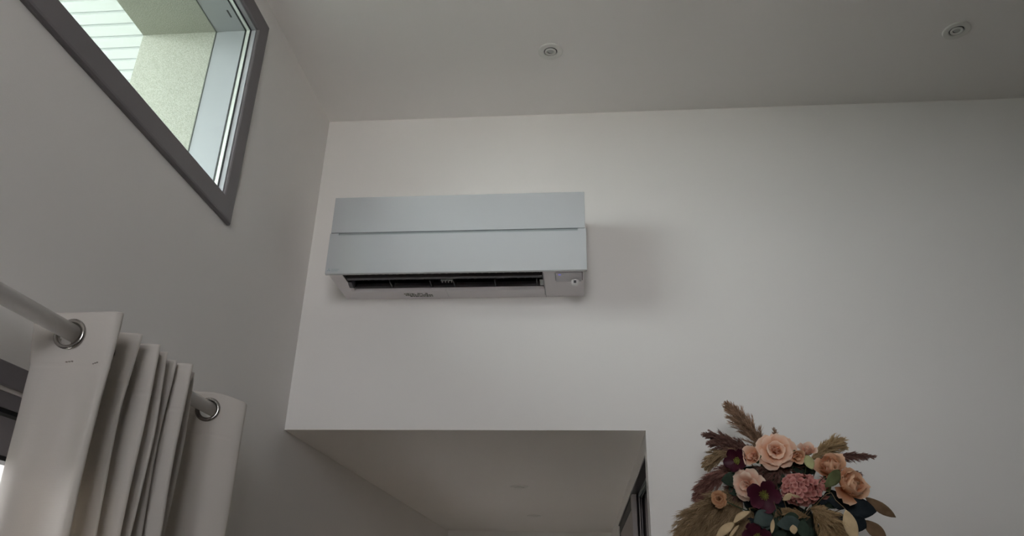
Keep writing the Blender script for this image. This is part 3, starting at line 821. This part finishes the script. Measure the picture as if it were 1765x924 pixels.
ROSE = [(3, .50, .65, 4, -20, 1.3, .08, 0), (4, .66, .80, 14, 0, 1.1, .12, 30), (5, .88, .95, 28, 30, .8, .18, 60), (5, 1.10, 1.12, 46, 62, .6, .24, 70), (6, 1.25, 1.12, 62, 92, .45, .26, 60)]
PEONY = [(3, .85, .9, 2, -34, 1.3, .14, 0), (4, 1.10, 1.15, 16, -30, 1.2, .14, 0), (4, 1.30, 1.35, 34, -22, 1.1, .12, 0), (4, 1.40, 1.5, 58, -8, 1.0, .12, 20), (3, 1.35, 1.4, 74, 22, .8, .14, 40)]
BUD = [(3, .8, .8, 4, -20, 1.3, .05, 0), (4, 1.1, 1.1, 22, 2, 1.1, .07, 30), (3, 1.35, 1.3, 40, 30, .9, .08, 40)]
OPEN = [(3, .6, .7, 5, -10, 1.2, .08, 0), (4, .8, .85, 22, 20, .9, .12, 30), (5, 1.05, 1.0, 42, 62, .6, .2, 60), (6, 1.25, 1.05, 60, 95, .4, .2, 60)]
HELL = [(5, 1.40, 1.12, 52, 74, .7, .06, -40)]

bloom('rose', 'largest open peach rose at the top of the bouquet', 'rose', 'peach', 708, 365, -.385, .098, (-.05, .35), ROSE, 21)
bloom('rose', 'small half-open peach rose left of the top rose', 'rose', 'peach', 565, 408, -.392, .070, (-.5, .25), BUD, 22)
bloom('rose', 'small peach rosebud with a white lower petal, right of the top rose', 'rose', 'apricot', 845, 400, -.392, .054, (.25, -.3), BUD, 23)
bloom('rose', 'pale peach spiky rose facing up, at the top right', 'rose', 'blush', 915, 368, -.375, .060, (.1, 1.2), BUD, 24)
bloom('peony', 'upper of the two apricot peonies at right, partly behind a green leaf', 'peony', 'apricot', 1070, 475, -.365, .092, (-.1, .9), PEONY, 25)
bloom('peony', 'rightmost large cupped peach peony above the dark leaves', 'peony', 'apricot', 1190, 600, -.385, .100, (.55, .30), PEONY, 26)
bloom('rose', 'ruffled blush rose facing left beside the wine hellebore', 'rose', 'blush', 515, 592, -.385, .082, (-.45, -.1), OPEN, 27)
bloom('rose', 'small dried tan rose hanging over the tan pampas at left', 'rose', 'dry', 335, 680, -.385, .042, (-.3, .1), ROSE, 28)
bloom('hellebore', 'near-black wine hellebore at the upper left of the bouquet', 'hellebore', 'wine', 448, 432, -.375, .060, (-.55, .1), HELL, 29, 'stamens')
bloom('hellebore', 'large open wine hellebore with yellow stamens in the middle', 'hellebore', 'plum', 635, 660, -.42, .080, (.1, -.1), HELL, 31, 'stamens')
bloom('hellebore', 'wine hellebore cut by the photo\'s lower edge', 'hellebore', 'plum', 590, 935, -.40, .066, (-.1, -.1), HELL, 32, 'stamens')
bloom('hellebore', 'closed wine hellebore bud low on the left, above the cut one', 'hellebore', 'plum', 535, 862, -.385, .024, (-.2, .2), BUD, 33)

# hydrangea: a ball of four-petalled florets, each its own part
hc = P3(872, 622, -.37)
hy = thing('hydrangea', 'round dusty pink hydrangea head in the middle of the bouquet', 'hydrangea', hc)
RH = random.Random(5)
def floret_mesh(seed):
    vv, ff, tn = [], [], []
    for k in range(4):
        me = petal_mesh('tmp', .0110, .0125, 55, 84, .45, .16, seed + k, 10, 3, 3)
        n0 = len(vv); rot = Matrix.Rotation(k * HP, 3, 'Z')
        vv += [rot @ v_.co for v_ in me.vertices]; tn += [d_.value for d_ in me.attributes['tone'].data]
        ff += [tuple(n0 + i for i in p.vertices) for p in me.polygons]; bpy.data.meshes.remove(me)
    me = bpy.data.meshes.new('floret'); me.from_pydata(vv, [], ff); me.shade_smooth()
    a = me.attributes.new('tone', 'FLOAT', 'POINT'); a.data.foreach_set('value', tn); me.materials.append(FM['rose'])
    return me
fms = [floret_mesh(k * 9) for k in range(4)]
NF = 105
for k in range(NF):
    zz = 1 - 2 * (k + .5) / NF; a = k * 2.39996
    d = V((math.sqrt(1 - zz * zz) * math.cos(a), zz, math.sqrt(1 - zz * zz) * math.sin(a)))
    if d.dot(TOCAM(hc)) < -.45: continue
    pos = hc + V((d.x * .047, d.y * .036, d.z * .036)) * RH.uniform(.92, 1.06)
    ax = (d + V((RH.gauss(0, .38), RH.gauss(0, .38), RH.gauss(0, .38)))).normalized()
    place(hy, 'floret', fms[k % 4], FM['rose'], pos, ax, RH.random() * 6, scale=RH.uniform(.9, 1.15))
bm = N(); bmesh.ops.create_icosphere(bm, subdivisions=2, radius=1, matrix=Matrix.Translation(hc) @ Matrix.Diagonal((.042, .031, .031, 1)))
o = obj('core', bm, FM['rose'], hy, smooth=True); set_tone(o, [0.0] * len(o.data.vertices))
stem_to(hy, hc - V((0, -.03, 0)), V((0, -1, 0)))
h2 = P3(1010, 610, -.36)
hs_ = thing('hydrangea', 'small paler sprig of hydrangea florets right of the big pink head', 'hydrangea', h2)
for k in range(14):
    d = V((RH.gauss(0, 1), -abs(RH.gauss(0, 1)), RH.gauss(0, 1.3))).normalized()
    place(hs_, 'floret', fms[k % 4], FM['rose'], h2 + V((d.x * .016, d.y * .014, d.z * .026)), d, RH.random() * 6)
stem_to(hs_, h2, V((0, -1, 0)))

# ---- leaves
LM = {
    'green': mat('dark_green_leaf', (.030, .046, .032), .85, spec=.2, noise_amt=.3, noise_scale=30),
    'teal': mat('blue_green_eucalyptus', (.058, .080, .074), .85, spec=.2, noise_amt=.25, noise_scale=30),
    'ink': mat('inky_dark_leaf', (.018, .025, .030), .85, spec=.2, noise_amt=.3, noise_scale=30),
    'olive': mat('olive_leaf', (.11, .125, .055), .85, spec=.2, noise_amt=.25, noise_scale=30),
    'lime': mat('pale_green_leaf', (.36, .36, .18), .85, spec=.2, noise_amt=.15, noise_scale=30),
    'brown': mat('bronze_leaf', (.20, .13, .075), .85, spec=.2, noise_amt=.25, noise_scale=30),
    'cream': mat('dried_cream_leaf', (.50, .38, .23), .85, spec=.2, noise_amt=.15, noise_scale=30),
}


def leaf(parent, mt, b0, t0, width, bend=.06, roll=0, fold=.18, shape=1.0):
    """leaf from base to tip, facing the camera side; gentle camber, folded along the midrib"""
    A, B_ = P3(*b0), P3(*t0); ax = (B_ - A); Ln = ax.length; ax.normalize()
    n = TOCAM(A); n = (n - ax * n.dot(ax)).normalized(); s = ax.cross(n)
    n, s = (n * math.cos(roll) + s * math.sin(roll)), (s * math.cos(roll) - n * math.sin(roll))
    bm = N(); NV, NU = 9, 4; rows = []
    for j in range(NV + 1):
        v_ = j / NV; wd = width * .5 * math.sin(math.pi * v_ ** shape) ** .75 if 0 < j < NV else width * .02
        c_ = A + ax * Ln * v_ + n * math.sin(math.pi * v_) * bend * Ln
        rows.append([bm.verts.new(c_ + s * wd * u + n * (abs(u) * fold * wd + .06 * wd * math.sin(v_ * 17 + u * 3))) for u in (-1, -.5, 0, .5, 1)])
    for a, b2 in zip(rows, rows[1:]):
        for i in range(4): bm.faces.new((a[i], a[i + 1], b2[i + 1], b2[i]))
    o = obj('leaf', bm, mt, parent, smooth=True)
    so_ = o.modifiers.new('thick', 'SOLIDIFY'); so_.thickness = .0006
    return o


def sprig(label, mt, stem_pts, leaves, name='leaf_sprig', smt=STEM, r=.0013):
    t_ = thing(name, label, 'leaves', FO)
    bm = N(); pts = [FO + V((0, -.02, 0))] + [P3(*p) for p in stem_pts]; pts = catmull(pts, .01)
    tube(bm, pts, r, 5); obj('stem', bm, smt, t_)
    for lf_ in leaves: leaf(t_, mt, *lf_[:2], lf_[2] / 642 / 3.786, *lf_[3:])
    return t_


sprig('dark green leaf sticking out left above the small dried rose', LM['green'], [(480, 580, -.33), (470, 560, -.345)], [((480, 545, -.345), (352, 562, -.35), 95), ((470, 610, -.33), (400, 640, -.33), 80), ((480, 500, -.34), (430, 480, -.34), 60)])
sprig('dark green leaves between the blush rose and hydrangea', LM['green'], [(660, 560, -.33)], [((700, 600, -.34), (620, 500, -.345), 90), ((730, 590, -.34), (735, 500, -.345), 70), ((600, 520, -.33), (500, 480, -.34), 60), ((640, 640, -.34), (540, 690, -.36), 60, .05, 0), ((820, 520, -.34), (900, 450, -.345), 70), ((960, 520, -.34), (880, 430, -.35), 90)])
sprig('blue-green eucalyptus leaves hanging below the large wine hellebore', LM['teal'], [(690, 740, -.40), (700, 790, -.405)], [((690, 790, -.405), (565, 835, -.41), 112, .08, .2), ((640, 780, -.40), (640, 890, -.41), 100, .08, -.2), ((870, 830, -.40), (715, 850, -.41), 92, .08, 0, .1), ((690, 700, -.40), (690, 780, -.405), 46)])
sprig('bright green pointed leaves at the bottom of the bouquet', LM['green'], [(780, 800, -.38)], [((880, 820, -.40), (900, 950, -.41), 75), ((860, 800, -.40), (760, 800, -.405), 60), ((700, 900, -.38), (760, 960, -.38), 120), ((780, 880, -.36), (860, 930, -.36), 130), ((640, 780, -.34), (700, 960, -.35), 150), ((800, 760, -.35), (860, 930, -.35), 150)])
sprig('large inky dark leaves under the rightmost peony', LM['ink'], [(1080, 730, -.33), (1150, 730, -.35)], [((1150, 720, -.365), (1365, 765, -.36), 130, .05, .1, .12, .85), ((1160, 800, -.355), (1300, 870, -.34), 120, .05, .2), ((1070, 770, -.37), (1150, 880, -.36), 110, .05, -.3), ((1180, 730, -.35), (1060, 680, -.35), 90), ((1030, 660, -.35), (1000, 720, -.35), 60), ((1060, 620, -.34), (1090, 720, -.35), 100)])
sprig('olive leaf lying over the upper apricot peony', LM['olive'], [(1000, 560, -.38), (1030, 560, -.40)], [((1030, 605, -.415), (1125, 492, -.405), 78, .1, .3), ((1020, 560, -.36), (1060, 640, -.38), 60)])
sprig('pale green leaf between the spiky rose and upper peony', LM['lime'], [(920, 400, -.38)], [((905, 395, -.40), (950, 490, -.405), 62)])
sprig('bronze pointed leaves sticking out at lower right', LM['brown'], [(1200, 720, -.31), (1280, 690, -.31)], [((1290, 670, -.31), (1492, 802, -.30), 70, .05, .1), ((1280, 820, -.32), (1430, 945, -.31), 88, .05, .1), ((1180, 680, -.32), (1290, 700, -.32), 60)], smt=DRYSTEM)
sprig('cream almond-shaped leaf on a thin curved stem at lower right', LM['cream'], [(1040, 650, -.41), (1100, 690, -.43), (1165, 750, -.435)], [((1165, 752, -.435), (1235, 960, -.44), 82, .05, .15), ((1170, 880, -.38), (1165, 960, -.38), 34)], smt=DRYSTEM, r=.0009)
sprig('pair of cream leaves at lower left over the tan pampas', LM['cream'], [(560, 740, -.38), (545, 765, -.40)], [((545, 762, -.40), (430, 842, -.405), 52, .1, .7), ((440, 835, -.405), (318, 935, -.41), 56, .08, .2), ((470, 850, -.40), (400, 940, -.40), 22, .08, .2)], smt=DRYSTEM)
sprig('tiny cream pods on thin stems below the large hellebore', LM['cream'], [(700, 700, -.41), (715, 760, -.43), (690, 815, -.43)], [((692, 812, -.43), (682, 908, -.43), 26), ((820, 850, -.42), (830, 912, -.42), 46)], smt=DRYSTEM, r=.0006)
sprig('curled cream leaf crossing the front of the pink hydrangea', LM['cream'], [(760, 690, -.41)], [((752, 690, -.425), (815, 645, -.43), 40, .1, .3), ((800, 648, -.43), (872, 668, -.43), 18, .15, .4)], smt=DRYSTEM)

# dark filler foliage deep inside the bouquet
RF_ = random.Random(44)
fl = []
for k in range(60):
    x = RF_.uniform(500, 1110); y = RF_.uniform(500, 920)
    a = RF_.uniform(0, math.tau); L_ = RF_.uniform(110, 160)
    d = RF_.uniform(-.335, -.30)
    fl.append(((x - math.cos(a) * L_ / 2, y - math.sin(a) * L_ / 2, d), (x + math.cos(a) * L_ / 2, y + math.sin(a) * L_ / 2, d - RF_.uniform(-.01, .02)), RF_.uniform(70, 110), .06, RF_.uniform(-.4, .4)))
sprig('mass of very dark leaves deep inside the bouquet behind the blooms', LM['ink'], [(800, 700, -.30)], fl[:30])
sprig('dark green leaves packed behind the hydrangea and hellebores', LM['green'], [(850, 650, -.31)], fl[30:])
